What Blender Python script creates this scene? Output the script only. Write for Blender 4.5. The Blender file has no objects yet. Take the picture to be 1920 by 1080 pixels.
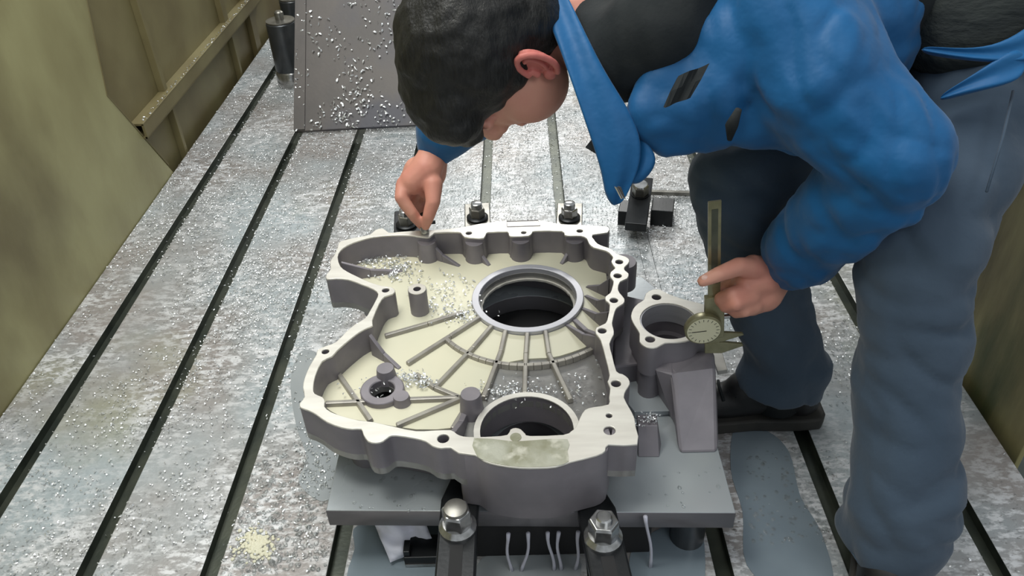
import bpy, bmesh, math, random
import numpy as np
from mathutils import Vector, Matrix, noise
random.seed(7); RNG = np.random.default_rng(7)
scn = bpy.context.scene
COL = scn.collection

# ------------------------------------------------------------------ camera
FL = 1500.0
PITCH, YAW, ROLL, CH, CX = .6361, -.0272, -.0491, 1.0816, .1165
FWD = Vector((math.sin(YAW)*math.cos(PITCH), math.cos(YAW)*math.cos(PITCH), -math.sin(PITCH)))
_r = Vector((math.cos(YAW), -math.sin(YAW), 0)); _u = _r.cross(FWD)
RGT = math.cos(ROLL)*_r + math.sin(ROLL)*_u
UPV = -math.sin(ROLL)*_r + math.cos(ROLL)*_u
CAM = Vector((CX, 0, CH))
cd = bpy.data.cameras.new('camera'); cam = bpy.data.objects.new('camera', cd); COL.objects.link(cam)
cd.sensor_width = 36; cd.lens = FL/1920*36; cd.clip_start = .02; cd.clip_end = 50
m = Matrix((RGT, UPV, -FWD)).transposed().to_4x4(); m.translation = CAM
cam.matrix_world = m
scn.camera = cam

# ------------------------------------------------------------------ light
scn.view_settings.view_transform = 'Standard'; scn.view_settings.look = 'None'
scn.view_settings.gamma = 1; scn.view_settings.use_curve_mapping = False
scn.view_settings.exposure = 0.0
w = bpy.data.worlds.new('world'); scn.world = w; w.use_nodes = True
w.node_tree.nodes['Background'].inputs[0].default_value = (.90, .96, 1.0, 1)
w.node_tree.nodes['Background'].inputs[1].default_value = .5

def lamp(name, loc, target, sx, sy, power, col=(1, 1, 1)):
    l = bpy.data.lights.new(name, 'AREA'); l.shape = 'RECTANGLE'; l.size = sx; l.size_y = sy
    l.energy = power; l.color = col
    o = bpy.data.objects.new(name, l); COL.objects.link(o); o.location = loc
    o.rotation_euler = (Vector(target)-Vector(loc)).to_track_quat('-Z', 'Y').to_euler()
    return o
lamp('ceiling_lamp_row', (.3, 6.3, 3.0), (.15, 1.5, 0), 1.8, .7, 80, (1, .99, .95))
lamp('ceiling_lamp_overhead', (-.7, 1.5, 3.4), (-.1, 1.4, 0), 2.4, 1.6, 90, (1, 1, .96))
lamp('guard_fill_light', (-.35, .75, 1.75), (-.93, 1.5, .75), .4, .25, 7, (1, .98, .88))  # unseen light added to brighten the upper part of the left guard
lamp('front_fill_light', (1.4, -1.6, 3.2), (.3, 1.2, .3), 1.6, 1.0, 22, (.93, .97, 1))  # unseen fill light added from behind the camera

# ------------------------------------------------------------------ helpers
def P(px, py, z=0.0):
    """point of the horizontal plane z surveyed from the photograph"""
    d = FWD + (px-960)/FL*RGT - (py-540)/FL*UPV
    return CAM + d*((CH-z)/-d.z)
def D(px, py, dep):
    return CAM + dep*(FWD + (px-960)/FL*RGT - (py-540)/FL*UPV)
def PL(pts, z): return [tuple(P(x, y, z).xy) for x, y in pts]
def srgb(r, g, b):
    f = lambda c: (c/255/12.92) if c/255 <= .04045 else ((c/255+.055)/1.055)**2.4
    return (f(r), f(g), f(b), 1)

def mat(name, c1, c2=None, scale=8, rough=.5, metal=0., bump=0., bscale=60, rough2=None, c3=None, scale3=2.5,
        cut3=(.5, .62), coat=0., stretch=None, bump2=0., bscale2=20, spec=.5, sheen=0.):
    M = bpy.data.materials.new(name); M.use_nodes = True; nt = M.node_tree; N = nt.nodes; L = nt.links
    b = N['Principled BSDF']; tc = N.new('ShaderNodeTexCoord'); src = tc.outputs['Object']
    if stretch:
        mp = N.new('ShaderNodeMapping'); mp.inputs['Scale'].default_value = stretch
        L.new(src, mp.inputs[0]); src = mp.outputs[0]
    def nz(s, det=4):
        n = N.new('ShaderNodeTexNoise'); n.inputs['Scale'].default_value = s; n.inputs['Detail'].default_value = det
        L.new(src, n.inputs['Vector']); return n
    def ramp(fac, a, c, p0=.35, p1=.65):
        r = N.new('ShaderNodeValToRGB'); e = r.color_ramp.elements
        e[0].position = p0; e[1].position = p1; e[0].color = a; e[1].color = c
        L.new(fac, r.inputs[0]); return r.outputs[0]
    b.inputs['Base Color'].default_value = c1
    out = None
    if c2:
        n1 = nz(scale); out = ramp(n1.outputs[0], c1, c2)
        if rough2 is not None:
            L.new(ramp(n1.outputs[0], (rough,)*3+(1,), (rough2,)*3+(1,)), b.inputs['Roughness'])
    if c3:
        n3 = nz(scale3, 6); mx = N.new('ShaderNodeMixRGB')
        L.new(ramp(n3.outputs[0], (0, 0, 0, 1), (1, 1, 1, 1), *cut3), mx.inputs[0])
        if out: L.new(out, mx.inputs[1])
        else: mx.inputs[1].default_value = c1
        mx.inputs[2].default_value = c3; out = mx.outputs[0]
    if out: L.new(out, b.inputs['Base Color'])
    if rough2 is None or not c2: b.inputs['Roughness'].default_value = rough
    b.inputs['Metallic'].default_value = metal
    b.inputs['Specular IOR Level'].default_value = spec
    b.inputs['Coat Weight'].default_value = coat; b.inputs['Coat Roughness'].default_value = .08
    b.inputs['Sheen Weight'].default_value = sheen
    nrm = None
    for amt, s in ((bump, bscale), (bump2, bscale2)):
        if amt:
            n = nz(s, 3); bp = N.new('ShaderNodeBump'); bp.inputs['Strength'].default_value = amt
            bp.inputs['Distance'].default_value = .2/s
            L.new(n.outputs[0], bp.inputs['Height'])
            if nrm: L.new(nrm, bp.inputs['Normal'])
            nrm = bp.outputs[0]
    if nrm:
        L.new(nrm, b.inputs['Normal'])
    return M

M = {}
def table_mat():
    m_ = bpy.data.materials.new('table_steel'); m_.use_nodes = True; nt = m_.node_tree; N = nt.nodes; L = nt.links
    b = N['Principled BSDF']; tc = N.new('ShaderNodeTexCoord'); co = tc.outputs['Object']
    def nz(s_, det=4, st=None, rough=.5):
        n = N.new('ShaderNodeTexNoise'); n.inputs['Scale'].default_value = s_; n.inputs['Detail'].default_value = det; n.inputs['Roughness'].default_value = rough
        if st:
            mp = N.new('ShaderNodeMapping'); mp.inputs['Scale'].default_value = st; L.new(co, mp.inputs[0]); L.new(mp.outputs[0], n.inputs['Vector'])
        else: L.new(co, n.inputs['Vector'])
        return n.outputs[0]
    def ramp(f, a, c, p0, p1):
        r = N.new('ShaderNodeValToRGB'); e = r.color_ramp.elements; e[0].position = p0; e[1].position = p1; e[0].color = a; e[1].color = c
        L.new(f, r.inputs[0]); return r.outputs[0]
    def mix(f, a, c, mode='MIX'):
        x = N.new('ShaderNodeMixRGB'); x.blend_type = mode
        if hasattr(f, 'links'): L.new(f, x.inputs[0])
        else: x.inputs[0].default_value = f
        for k, q in ((1, a), (2, c)):
            if hasattr(q, 'links'): L.new(q, x.inputs[k])
            else: x.inputs[k].default_value = q
        return x.outputs[0]
    W, K = (1, 1, 1, 1), (0, 0, 0, 1)
    base = ramp(nz(3.1, 5), srgb(146, 141, 138), srgb(160, 169, 173), .40, .62)
    base = mix(ramp(nz(2.1, 6), K, (.7, .7, .7, 1), .60, .70), base, srgb(148, 149, 130))
    fine = ramp(nz(75, 4, (.6, 1.25, 1), .62), K, W, .46, .60)
    zone = ramp(nz(4.5, 5), (.15, .15, .15, 1), (.95, .95, .95, 1), .36, .60)
    base = mix(mix(1.0, fine, zone, 'MULTIPLY'), base, srgb(212, 213, 215))
    dark = ramp(nz(120, 3, (.8, 1.2, 1), .6), K, W, .58, .70)
    base = mix(mix(1.0, dark, zone, 'MULTIPLY'), base, srgb(96, 95, 94))
    L.new(base, b.inputs['Base Color'])
    L.new(ramp(nz(3.7, 4), (.24, .24, .24, 1), (.46, .46, .46, 1), .38, .6), b.inputs['Roughness'])
    b.inputs['Metallic'].default_value = .15
    nrm = None
    for amt, sc, d_ in ((.55, 170, .0012), (.3, 45, .003)):
        bp = N.new('ShaderNodeBump'); bp.inputs['Strength'].default_value = amt; bp.inputs['Distance'].default_value = d_
        L.new(nz(sc, 3), bp.inputs['Height'])
        if nrm: L.new(nrm, bp.inputs['Normal'])
        nrm = bp.outputs[0]
    L.new(nrm, b.inputs['Normal'])
    return m_
M['table'] = table_mat()
M['water'] = mat('clear_coolant', (.92, .95, .95, 1), rough=.03)
M['water'].node_tree.nodes['Principled BSDF'].inputs['Transmission Weight'].default_value = .92
M['water'].node_tree.nodes['Principled BSDF'].inputs['IOR'].default_value = 1.34
M['slot'] = mat('slot_steel', srgb(52, 58, 52), srgb(74, 78, 68), 14, .34, .5, .2, 150)
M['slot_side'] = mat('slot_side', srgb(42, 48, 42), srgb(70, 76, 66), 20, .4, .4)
M['chip'] = mat('aluminium_chip', srgb(214, 217, 218), rough=.3, metal=.6)
M['cast'] = mat('cast_aluminium', srgb(124, 120, 125), srgb(136, 131, 136), 16, .5, .25, .22, 420, c3=srgb(112, 108, 113), scale3=7, cut3=(.5, .75))
M['mach'] = mat('machined_aluminium', srgb(212, 208, 199), srgb(226, 223, 214), 12, .34, .35, .06, 300, stretch=(1, 6, 1))
M['stain'] = mat('stained_machined_aluminium', srgb(186, 187, 172), srgb(146, 146, 122), 26, .3, .3, .3, 90, c3=srgb(206, 205, 190), scale3=42, cut3=(.52, .66))
M['bore'] = mat('bored_aluminium', srgb(170, 170, 176), srgb(190, 190, 196), 5, .34, .3, .05, 300, stretch=(1, 1, 14))
M['milk'] = mat('milky_coolant', srgb(212, 208, 184), srgb(204, 202, 180), 5, .38, 0, .03, 16, coat=.0, spec=.35)
M['film'] = mat('coolant_film', srgb(140, 146, 149), srgb(156, 161, 163), 6, .09, .05, .05, 24)
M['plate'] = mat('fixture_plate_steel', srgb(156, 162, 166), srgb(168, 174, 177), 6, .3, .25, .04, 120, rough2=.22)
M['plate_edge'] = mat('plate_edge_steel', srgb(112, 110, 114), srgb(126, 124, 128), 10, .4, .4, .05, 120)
M['black'] = mat('black_oxide_steel', srgb(26, 28, 30), srgb(40, 42, 44), 20, .32, .5, .1, 200)
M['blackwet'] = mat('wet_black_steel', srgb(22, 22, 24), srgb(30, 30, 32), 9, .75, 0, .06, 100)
M['chrome'] = mat('zinc_bolt_steel', srgb(196, 196, 196), srgb(150, 150, 148), 60, .22, .9)
M['dullsteel'] = mat('dull_steel', srgb(150, 148, 142), srgb(120, 118, 112), 30, .35, .8)
M['jack'] = mat('dark_grey_steel', srgb(70, 74, 78), srgb(86, 88, 90), 18, .3, .6)
M['board'] = mat('dark_rubbery_steel', srgb(78, 74, 72), srgb(92, 86, 82), 6, .5, .1, .12, 90, c3=srgb(66, 66, 74), scale3=3)
M['olive'] = mat('olive_paint', srgb(160, 156, 114), srgb(140, 134, 95), 5, .42, 0, .1, 90, c3=srgb(98, 88, 58), scale3=2.6, cut3=(.5, .72), stretch=(1, 1, .6))
M['olive2'] = mat('dirty_olive_paint', srgb(128, 120, 84), srgb(110, 100, 68), 4, .5, 0, .1, 140, c3=srgb(96, 82, 48), scale3=2.2, cut3=(.5, .72))
M['olive3'] = mat('stained_olive_paint', srgb(158, 150, 106), srgb(108, 100, 66), 12, .5, 0, .2, 60, c3=srgb(84, 92, 58), scale3=7, cut3=(.55, .7), stretch=(1, 1, .3))
M['blue'] = mat('blue_nylon', srgb(10, 90, 142), srgb(8, 78, 126), 5, .55, 0, .35, 26, bump2=.15, bscale2=9, sheen=.1, spec=.3)
M['blackcloth'] = mat('black_fleece', srgb(30, 34, 36), srgb(42, 45, 46), 20, .85, 0, .4, 200, spec=.2)
M['greycloth'] = mat('charcoal_cloth', srgb(44, 48, 48), srgb(56, 60, 58), 12, .85, 0, .5, 40, spec=.2, stretch=(1, 4, 4))
M['denim'] = mat('slate_blue_cloth', srgb(70, 84, 99), srgb(60, 74, 89), 5, .85, 0, .35, 22, bump2=.25, bscale2=420, spec=.15, sheen=.15)
M['hair'] = mat('black_hair', srgb(24, 24, 23), srgb(36, 36, 35), 60, .5, 0, .8, 120, stretch=(3, 3, 1), spec=.35)
M['skin'] = mat('skin', srgb(206, 150, 130), srgb(198, 134, 118), 14, .5, 0, .12, 260, spec=.35)
M['ear'] = mat('reddened_skin', srgb(204, 122, 112), srgb(196, 112, 104), 18, .5, spec=.35)
M['nail'] = mat('nail', srgb(222, 180, 166), rough=.3)
M['rubber'] = mat('black_shoe', srgb(18, 18, 19), srgb(30, 30, 31), 30, .5, 0, .15, 120)
M['sole'] = mat('dark_sole', srgb(44, 44, 42), srgb(56, 54, 50), 20, .7, 0, .2, 80)
M['paper'] = mat('white_rag', srgb(222, 222, 232), srgb(206, 208, 220), 9, .8, 0, .15, 40)
M['caliper'] = mat('worn_caliper_steel', srgb(150, 146, 116), srgb(126, 122, 92), 30, .32, .5)
M['scale'] = mat('dark_scale', srgb(70, 74, 62), srgb(86, 88, 74), 40, .4, .3)
M['dial'] = mat('cream_dial', srgb(206, 202, 170), rough=.3, coat=.5)
M['ink'] = mat('black_ink', srgb(30, 30, 28), rough=.5)
M['floor'] = mat('grey_floor', srgb(96, 98, 96), srgb(78, 80, 78), 5, .6, 0, .1, 40)
M['rib'] = mat('wet_cast_rib', srgb(162, 158, 148), srgb(142, 138, 132), 30, .35, .3, .15, 300)
M['web'] = mat('wet_cast_web', srgb(150, 150, 146), srgb(128, 126, 124), 9, .25, .3, .12, 60)
M['film_shaded'] = mat('shaded_coolant_film', srgb(112, 124, 133), srgb(126, 138, 146), 6, .08, .05, .05, 24)  # darker copy of the film, shadow and reflection put into its colour
M['stream'] = mat('running_coolant', srgb(190, 190, 202), rough=.15)
M['casting'] = mat('machine_bed_casting', srgb(92, 98, 94), srgb(80, 86, 82), 5, .6)

# ---- scene graph
def link(o, parent=None):
    COL.objects.link(o)
    if parent is not None: o.parent = parent
    return o
def origin(o):
    v = Vector((0, 0, 0))
    while o is not None:
        v += o.location; o = o.parent
    return v
def tag(o, label, cat=None, group=None, kind=None):
    if label: o['label'] = label
    if cat: o['category'] = cat
    if group: o['group'] = group
    if kind: o['kind'] = kind
    return o
def thing(name, label, cat, loc, group=None):
    o = bpy.data.objects.new(name, None); o.empty_display_size = .05
    link(o); o.location = loc
    return tag(o, label, cat, group)
def bevel(o, wdt, seg=2):
    if wdt:
        b = o.modifiers.new('bevel', 'BEVEL'); b.width = wdt; b.segments = seg
        b.limit_method = 'ANGLE'; b.angle_limit = .7
    return o
def obj(name, vf, m, parent=None, loc=None, smooth=False, bev=0, label=None):
    """one mesh object from world-space (verts, faces); a top-level one gets its origin at loc"""
    v, f = vf
    base = origin(parent) if parent is not None else Vector(loc if loc is not None else (0, 0, 0))
    me = bpy.data.meshes.new(name)
    me.from_pydata([tuple(Vector(p)-base) for p in v], [], [tuple(q) for q in f])
    bm = bmesh.new(); bm.from_mesh(me); bmesh.ops.recalc_face_normals(bm, faces=bm.faces); bm.to_mesh(me); bm.free()
    me.materials.append(M[m])
    if smooth:
        me.shade_smooth() if smooth is True else me.shade_smooth()
    o = bpy.data.objects.new(name, me)
    if parent is None: o.location = base
    link(o, parent)
    if label: o['label'] = label
    if smooth == 'auto': me.set_sharp_from_angle(angle=.6)
    return bevel(o, bev)
def join(*vfs):
    V, F = [], []
    for v, f in vfs:
        n = len(V); V += [tuple(p) for p in v]; F += [tuple(i+n for i in q) for q in f]
    return V, F
BOXF = [(0, 1, 3, 2), (4, 6, 7, 5), (0, 4, 5, 1), (2, 3, 7, 6), (0, 2, 6, 4), (1, 5, 7, 3)]
def box(c, s, rot=None):
    v = []
    for x in (-.5, .5):
        for y in (-.5, .5):
            for z in (-.5, .5):
                p = Vector((x*s[0], y*s[1], z*s[2]))
                if rot is not None: p = rot @ p
                v.append(p+Vector(c))
    return v, BOXF
def bx(x0, x1, y0, y1, z0, z1): return box(((x0+x1)/2, (y0+y1)/2, (z0+z1)/2), (x1-x0, y1-y0, z1-z0))
def rz(a): return Matrix.Rotation(a, 3, 'Z')
def frame(d):
    d = Vector(d).normalized(); a = Vector((0, 0, 1)) if abs(d.z) < .9 else Vector((1, 0, 0))
    u = d.cross(a).normalized(); return u, d.cross(u), d
def loft(path, radii, n=14, cap=True, phase=0, flat=None):
    """tube along points; radii scalar or (ru, rv)"""
    path = [Vector(p) for p in path]; V = []; F = []; u = None
    for i, p in enumerate(path):
        d = (path[min(i+1, len(path)-1)]-path[max(i-1, 0)]).normalized()
        if u is None: u = frame(d)[0]
        u = (u-d*u.dot(d)).normalized(); v = d.cross(u)
        r = radii[i] if hasattr(radii, '__len__') else radii
        ru, rv = r if hasattr(r, '__len__') else (r, r)
        for k in range(n):
            a = 2*math.pi*k/n+phase; V.append(p+u*ru*math.cos(a)+v*rv*math.sin(a))
    for i in range(len(path)-1):
        for k in range(n):
            F.append((i*n+k, i*n+(k+1) % n, (i+1)*n+(k+1) % n, (i+1)*n+k))
    if cap: F += [tuple(range(n))[::-1], tuple(range((len(path)-1)*n, len(path)*n))]
    return V, F
def cyl(p0, p1, r0, r1=None, n=24, phase=0): return loft([p0, p1], [r0, r0 if r1 is None else r1], n, True, phase)
def lathe(c, prof, n=24, axis=(0, 0, 1)):
    """profile of (radius, height) about an axis through c"""
    u, v, d = frame(axis); c = Vector(c); V = []; F = []
    for r, h in prof:
        for k in range(n):
            a = 2*math.pi*k/n; V.append(c+d*h+u*r*math.cos(a)+v*r*math.sin(a))
    for i in range(len(prof)-1):
        for k in range(n): F.append((i*n+k, i*n+(k+1) % n, (i+1)*n+(k+1) % n, (i+1)*n+k))
    if prof[0][0] > 1e-6: F.append(tuple(range(n))[::-1])
    if prof[-1][0] > 1e-6: F.append(tuple(range((len(prof)-1)*n, len(prof)*n)))
    return V, F
def tubering(c, r0, r1, z0, z1, n=48):
    """annular sleeve"""
    V = []; F = []
    for r, z in ((r0, z0), (r1, z0), (r1, z1), (r0, z1)):
        for k in range(n):
            a = 2*math.pi*k/n; V.append((c[0]+r*math.cos(a), c[1]+r*math.sin(a), z))
    for j in range(4):
        for k in range(n): F.append((j*n+k, j*n+(k+1) % n, ((j+1) % 4)*n+(k+1) % n, ((j+1) % 4)*n+k))
    return V, F
def prism(poly, z0, z1):
    n = len(poly); V = [(x, y, z0) for x, y in poly]+[(x, y, z1) for x, y in poly]
    F = [tuple(range(n))[::-1], tuple(range(n, 2*n))]+[(i, (i+1) % n, n+(i+1) % n, n+i) for i in range(n)]
    return V, F
def ellipsoid(c, ax, nu=20, nv=12):
    """ax: three semi-axis vectors"""
    c = Vector(c); A_, B_, C_ = [Vector(a) for a in ax]; V = []; F = []
    for j in range(nv+1):
        t = math.pi*j/nv
        for k in range(nu):
            a = 2*math.pi*k/nu; V.append(c+A_*math.sin(t)*math.cos(a)+B_*math.sin(t)*math.sin(a)+C_*math.cos(t))
    for j in range(nv):
        for k in range(nu): F.append((j*nu+k, j*nu+(k+1) % nu, (j+1)*nu+(k+1) % nu, (j+1)*nu+k))
    return V, F
def ball(c, r): return ellipsoid(c, ((r, 0, 0), (0, r, 0), (0, 0, r)), 14, 8)
def chain(pts):
    """rounded limb through (point, radius)"""
    parts = []
    for (p, r), (q, s) in zip(pts, pts[1:]): parts.append(cyl(p, q, r, s, 14))
    for p, r in pts: parts.append(ball(p, r))
    return join(*parts)
def circ(c, r, n=20): return [(c[0]+r*math.cos(2*math.pi*k/n), c[1]+r*math.sin(2*math.pi*k/n)) for k in range(n)]
def spline(pts, seg=3):
    out = []; n = len(pts)
    for i in range(n):
        p0, p1, p2, p3 = [Vector(pts[(i+k-1) % n]) for k in range(4)]
        for s in range(seg):
            t = s/seg
            q = .5*((2*p1)+(p2-p0)*t+(2*p0-5*p1+4*p2-p3)*t*t+(3*p1-p0-3*p2+p3)*t**3)
            out.append((q.x, q.y))
    return out
def sheet(name, outer, holes, z0, z1, m, parent=None, bev=0., loc=None, label=None):
    """flat plate with holes cut through it"""
    cu = bpy.data.curves.new(name, 'CURVE'); cu.dimensions = '2D'; cu.fill_mode = 'BOTH'
    cu.extrude = (z1-z0)/2-bev; cu.bevel_depth = bev; cu.bevel_resolution = 1; cu.offset = -bev
    base = origin(parent) if parent is not None else Vector(loc if loc else (0, 0, 0))
    for pl in [outer]+list(holes):
        s = cu.splines.new('POLY'); s.points.add(len(pl)-1); s.use_cyclic_u = True
        for q, (x, y) in zip(s.points, pl): q.co = (x-base.x, y-base.y, 0, 1)
    t = bpy.data.objects.new('tmp', cu); COL.objects.link(t)
    dg = bpy.context.evaluated_depsgraph_get(); dg.update()
    me = bpy.data.meshes.new_from_object(t.evaluated_get(dg)); bpy.data.objects.remove(t)
    me.transform(Matrix.Translation((0, 0, (z0+z1)/2-base.z)))
    me.name = name; me.materials.clear(); me.materials.append(M[m])
    o = bpy.data.objects.new(name, me)
    if parent is None: o.location = base
    link(o, parent)
    if label: o['label'] = label
    return o
def skinned(name, vf, m, voxel, it, parent=None, loc=None, disp=None, label=None):
    """closed lumps merged into one continuous surface, smoothed, then folded by disp(p, n)"""
    v, f = vf
    base = origin(parent) if parent is not None else Vector(loc if loc else (0, 0, 0))
    me = bpy.data.meshes.new('tmp'); me.from_pydata([tuple(Vector(p)-base) for p in v], [], f)
    t = bpy.data.objects.new('tmp', me); COL.objects.link(t)
    r = t.modifiers.new('r', 'REMESH'); r.mode = 'VOXEL'; r.voxel_size = voxel
    s = t.modifiers.new('s', 'SMOOTH'); s.iterations = it; s.factor = .5
    dg = bpy.context.evaluated_depsgraph_get(); dg.update()
    me2 = bpy.data.meshes.new_from_object(t.evaluated_get(dg)); bpy.data.objects.remove(t)
    if disp:
        co = [vv.co.copy() for vv in me2.vertices]; no = [vv.normal.copy() for vv in me2.vertices]
        for vv, c, n in zip(me2.vertices, co, no): vv.co = c+n*disp(c+base)
    me2.name = name; me2.materials.clear(); me2.materials.append(M[m]); me2.shade_smooth()
    o = bpy.data.objects.new(name, me2)
    if parent is None: o.location = base
    link(o, parent)
    if label: o['label'] = label
    return o
def ribbon(path, widths, sides, th, wave=.003):
    """flat cloth strip: centre points, half widths, side directions; seven cords across, slightly rippled"""
    V = []; F = []; n = len(path); K = 7
    for i, (p, wd, s) in enumerate(zip(path, widths, sides)):
        p = Vector(p); s = Vector(s).normalized()
        d = (Vector(path[min(i+1, n-1)])-Vector(path[max(i-1, 0)])).normalized(); nn = s.cross(d).normalized()
        row = [(-1+2*k/(K-1)) for k in range(K)]
        for b in (-1, 1):
            for a in (row if b < 0 else row[::-1]):
                V.append(p+s*wd*a+nn*(th/2*b+wave*math.sin(a*4+i*.9)))
    m_ = 2*K
    for i in range(n-1):
        for k in range(m_): F.append((m_*i+k, m_*i+(k+1) % m_, m_*i+m_+(k+1) % m_, m_*i+m_+k))
    F += [tuple(range(m_))[::-1], tuple(range(m_*(n-1), m_*n))]
    return V, F
def structure(o, label=None):
    o['kind'] = 'structure'
    if label: o['label'] = label
    return o

# ------------------------------------------------------------------ setting
structure(obj('floor', bx(-4, 4, -2.5, 6.5, -.74, -.7), 'floor'), 'grey shop floor below the machine bed')
structure(obj('wall_back', bx(-3, 3, 4.55, 4.6, -.7, 1.0), 'olive2'), 'dim olive wall far behind the machine bed')

# machine bed with T-slots
SL = [-.804, -.597, -.398, -.199, .006, .204, .398, .596, .806]
XL, XR, Y0, Y1, HW = -.915, .93, .15, 4.3, .0135
bed = thing('machine_bed', 'long grey slotted steel machine bed covered with shavings and coolant', 'machine bed', (0, 2, -.7))
obj('bed_casting', bx(XL+.03, XR-.03, Y0, Y1, -.7, -.05), 'casting', bed)
edges = [XL]+[x+s*HW for x in SL for s in (-1, 1)]+[XR]
for i in range(0, len(edges), 2):
    st_ = obj('bed_strip', bx(edges[i], edges[i+1], Y0, Y1, -.05, 0), 'table', bed, bev=.0015)
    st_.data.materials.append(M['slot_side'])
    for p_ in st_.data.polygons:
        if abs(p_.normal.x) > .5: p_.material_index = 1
for x in SL:
    so = obj('slot_floor', bx(x-HW-.0004, x+HW+.0004, Y0, Y1, -.05, -.018), 'slot', bed)

for x, ya, yb in ((SL[6], 1.36, 2.3),):
    obj('packed_slot', bx(x-HW+.0003, x+HW-.0003, ya, yb, -.0179, -.0008), 'table', bed)
# left guard
WX = -.94
wl = structure(thing('wall_left', 'olive sheet metal guard along the left of the bed', None, (WX, 2, -.7)))
def yz(poly, x0, x1):
    n = len(poly); V = [(x0, y, z) for y, z in poly]+[(x1, y, z) for y, z in poly]
    return V, [tuple(range(n))[::-1], tuple(range(n, 2*n))]+[(i, (i+1) % n, n+(i+1) % n, n+i) for i in range(n)]
obj('near_panel', yz([(-.6, -.7), (2.1, -.7), (2.1, -.012), (1.885, .325), (1.945, .54), (2.0, 1.5), (-.6, 1.5)], -.925, -.917), 'olive', wl, bev=.002)
obj('far_panel', yz([(1.5, -.7), (4.5, -.7), (4.5, 1.5), (1.5, 1.5)], -.95, -.942), 'olive2', wl)
obj('rail', join(bx(-.942, -.905, 1.99, 3.3, .155, .162), bx(-.912, -.905, 1.99, 3.3, .155, .198), bx(-.942, -.905, 1.99, 3.3, .193, .2)), 'olive2', wl, bev=.001)
for y, z0, z1, dw in ((2.22, .2, 1.5, .011), (2.23, -.05, .155, .009), (2.86, -.05, .155, .009), (2.84, .2, .6, .02), (3.12, -.05, .8, .03)):
    obj('upright', bx(-.942, -.922, y-dw, y+dw, z0, z1), 'olive2', wl, bev=.001)
# weld bead and shavings line
obj('weld_seam', loft([(-.9185, 2.08, .03), (-.9185, 1.885, .325), (-.9185, 1.945, .54), (-.9185, 1.97, 1.0), (-.9185, 2.0, 1.5)], .003, 6), 'olive2', wl)

wr = structure(thing('wall_right', 'stained olive sheet guard along the right of the bed', None, (.95, 2, -.7)))
obj('guard_panel', yz([(.93, -.045), (4.5, -.045), (4.5, .46), (.93, .46)], .945, .955), 'olive3', wr, bev=.002)
obj('guard_rail', bx(.934, .985, .5, 4.5, -.09, -.045), 'casting', wr, bev=.003)
obj('guard_foot', bx(.985, 1.4, .4, 4.5, -.7, -.12), 'casting', wr)

# sloping dark plate with its support, at the back
b0 = Vector((-.605, 2.31, .0125)); bu = Vector((0, .707, .707)); br = Vector((.999, -.03, .03)).normalized(); bn = br.cross(bu).normalized()
sp = thing('sloped_guard_plate', 'dark steel plate sloping up at the back and sprinkled with shavings', 'guard plate', (-.38, 2.45, 0))
rows = [b0+bu*.95*t for t in (0, 1)]
def slab(o, a, b, n, th):
    o, a, b, n = map(Vector, (o, a, b, n)); V = [o, o+a, o+a+b, o+b]; V = V+[p-n*th for p in V]
    return V, [(0, 1, 2, 3), (7, 6, 5, 4), (0, 4, 5, 1), (1, 5, 6, 2), (2, 6, 7, 3), (3, 7, 4, 0)]
obj('sloped_panel', slab(b0+bn*.0, br*.46, bu*.95, bn, .014), 'board', sp, bev=.002)
obj('folded_edge', slab(b0+bu*.004+bn*.001, bu*.95, br*.035, -bn, .004), 'board', sp)
for dx in (.04, .4):
    obj('prop', bx(b0.x+dx, b0.x+dx+.03, 2.82, 2.85, 0, .49), 'black', sp)

def jack(name, label, x, y, h, r, group=None):
    t = thing(name, label, 'jack', (x, y, 0), group)
    obj('base', lathe((x, y, 0), [(r*1.05, 0), (r*1.05, .05), (r*.98, .056)]), 'chrome', t, smooth='auto')
    obj('body', lathe((x, y, 0), [(r*.96, .056), (r, .062), (r, h-.004), (r-.004, h)]), 'jack', t, smooth='auto')
    obj('cap', lathe((x, y, 0), [(r*.97, h), (r*.97, h+.004), (r*.3, h+.006), (r*.3, h+.03), (r*.2, h+.034)]), 'dullsteel', t, smooth='auto')
q = P(541, 158)
jack('cylindrical_jack', 'dark cylindrical jack with silver cap standing left of the sloping plate', q.x+.018, q.y, .225, .050)
jack('cylindrical_jack', 'second dark jack, partly cut off at the top edge behind the first', q.x-.03, q.y+.34, .2, .042)

# ------------------------------------------------------------------ fixture under the casting
ZP0, ZP = .085, .12
BC = P(989, 552, .21); LH = P(988, 812, .2); SC = P(1254, 601, .25)
fp = thing('fixture_plate', 'thick grey steel plate on jacks carrying the big casting', 'plate', (.1, .95, ZP0))
PX0, PX1, PY0, PY1 = -.197, .404, .748, 1.35
sheet('plate_top', [(PX0, PY0+.012), (PX1, PY0-.012), (PX1, .99), tuple(P(1290, 590, ZP).xy), tuple(P(1250, 556, ZP).xy), tuple(P(1205, 520, ZP).xy), (.265, PY1), (PX0+.06, PY1), (PX0, 1.29)], [circ(BC.xy, .115, 32), circ((LH.x, LH.y+.045), .055, 24), circ(SC.xy, .03, 20)], ZP0, ZP, 'plate', fp, .0015)
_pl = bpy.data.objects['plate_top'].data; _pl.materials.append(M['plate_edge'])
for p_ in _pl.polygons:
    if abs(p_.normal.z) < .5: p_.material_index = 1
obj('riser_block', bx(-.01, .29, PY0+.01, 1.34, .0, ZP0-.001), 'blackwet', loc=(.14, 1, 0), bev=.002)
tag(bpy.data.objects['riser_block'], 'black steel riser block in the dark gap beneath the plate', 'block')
sj = P(1290, 1018)
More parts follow.
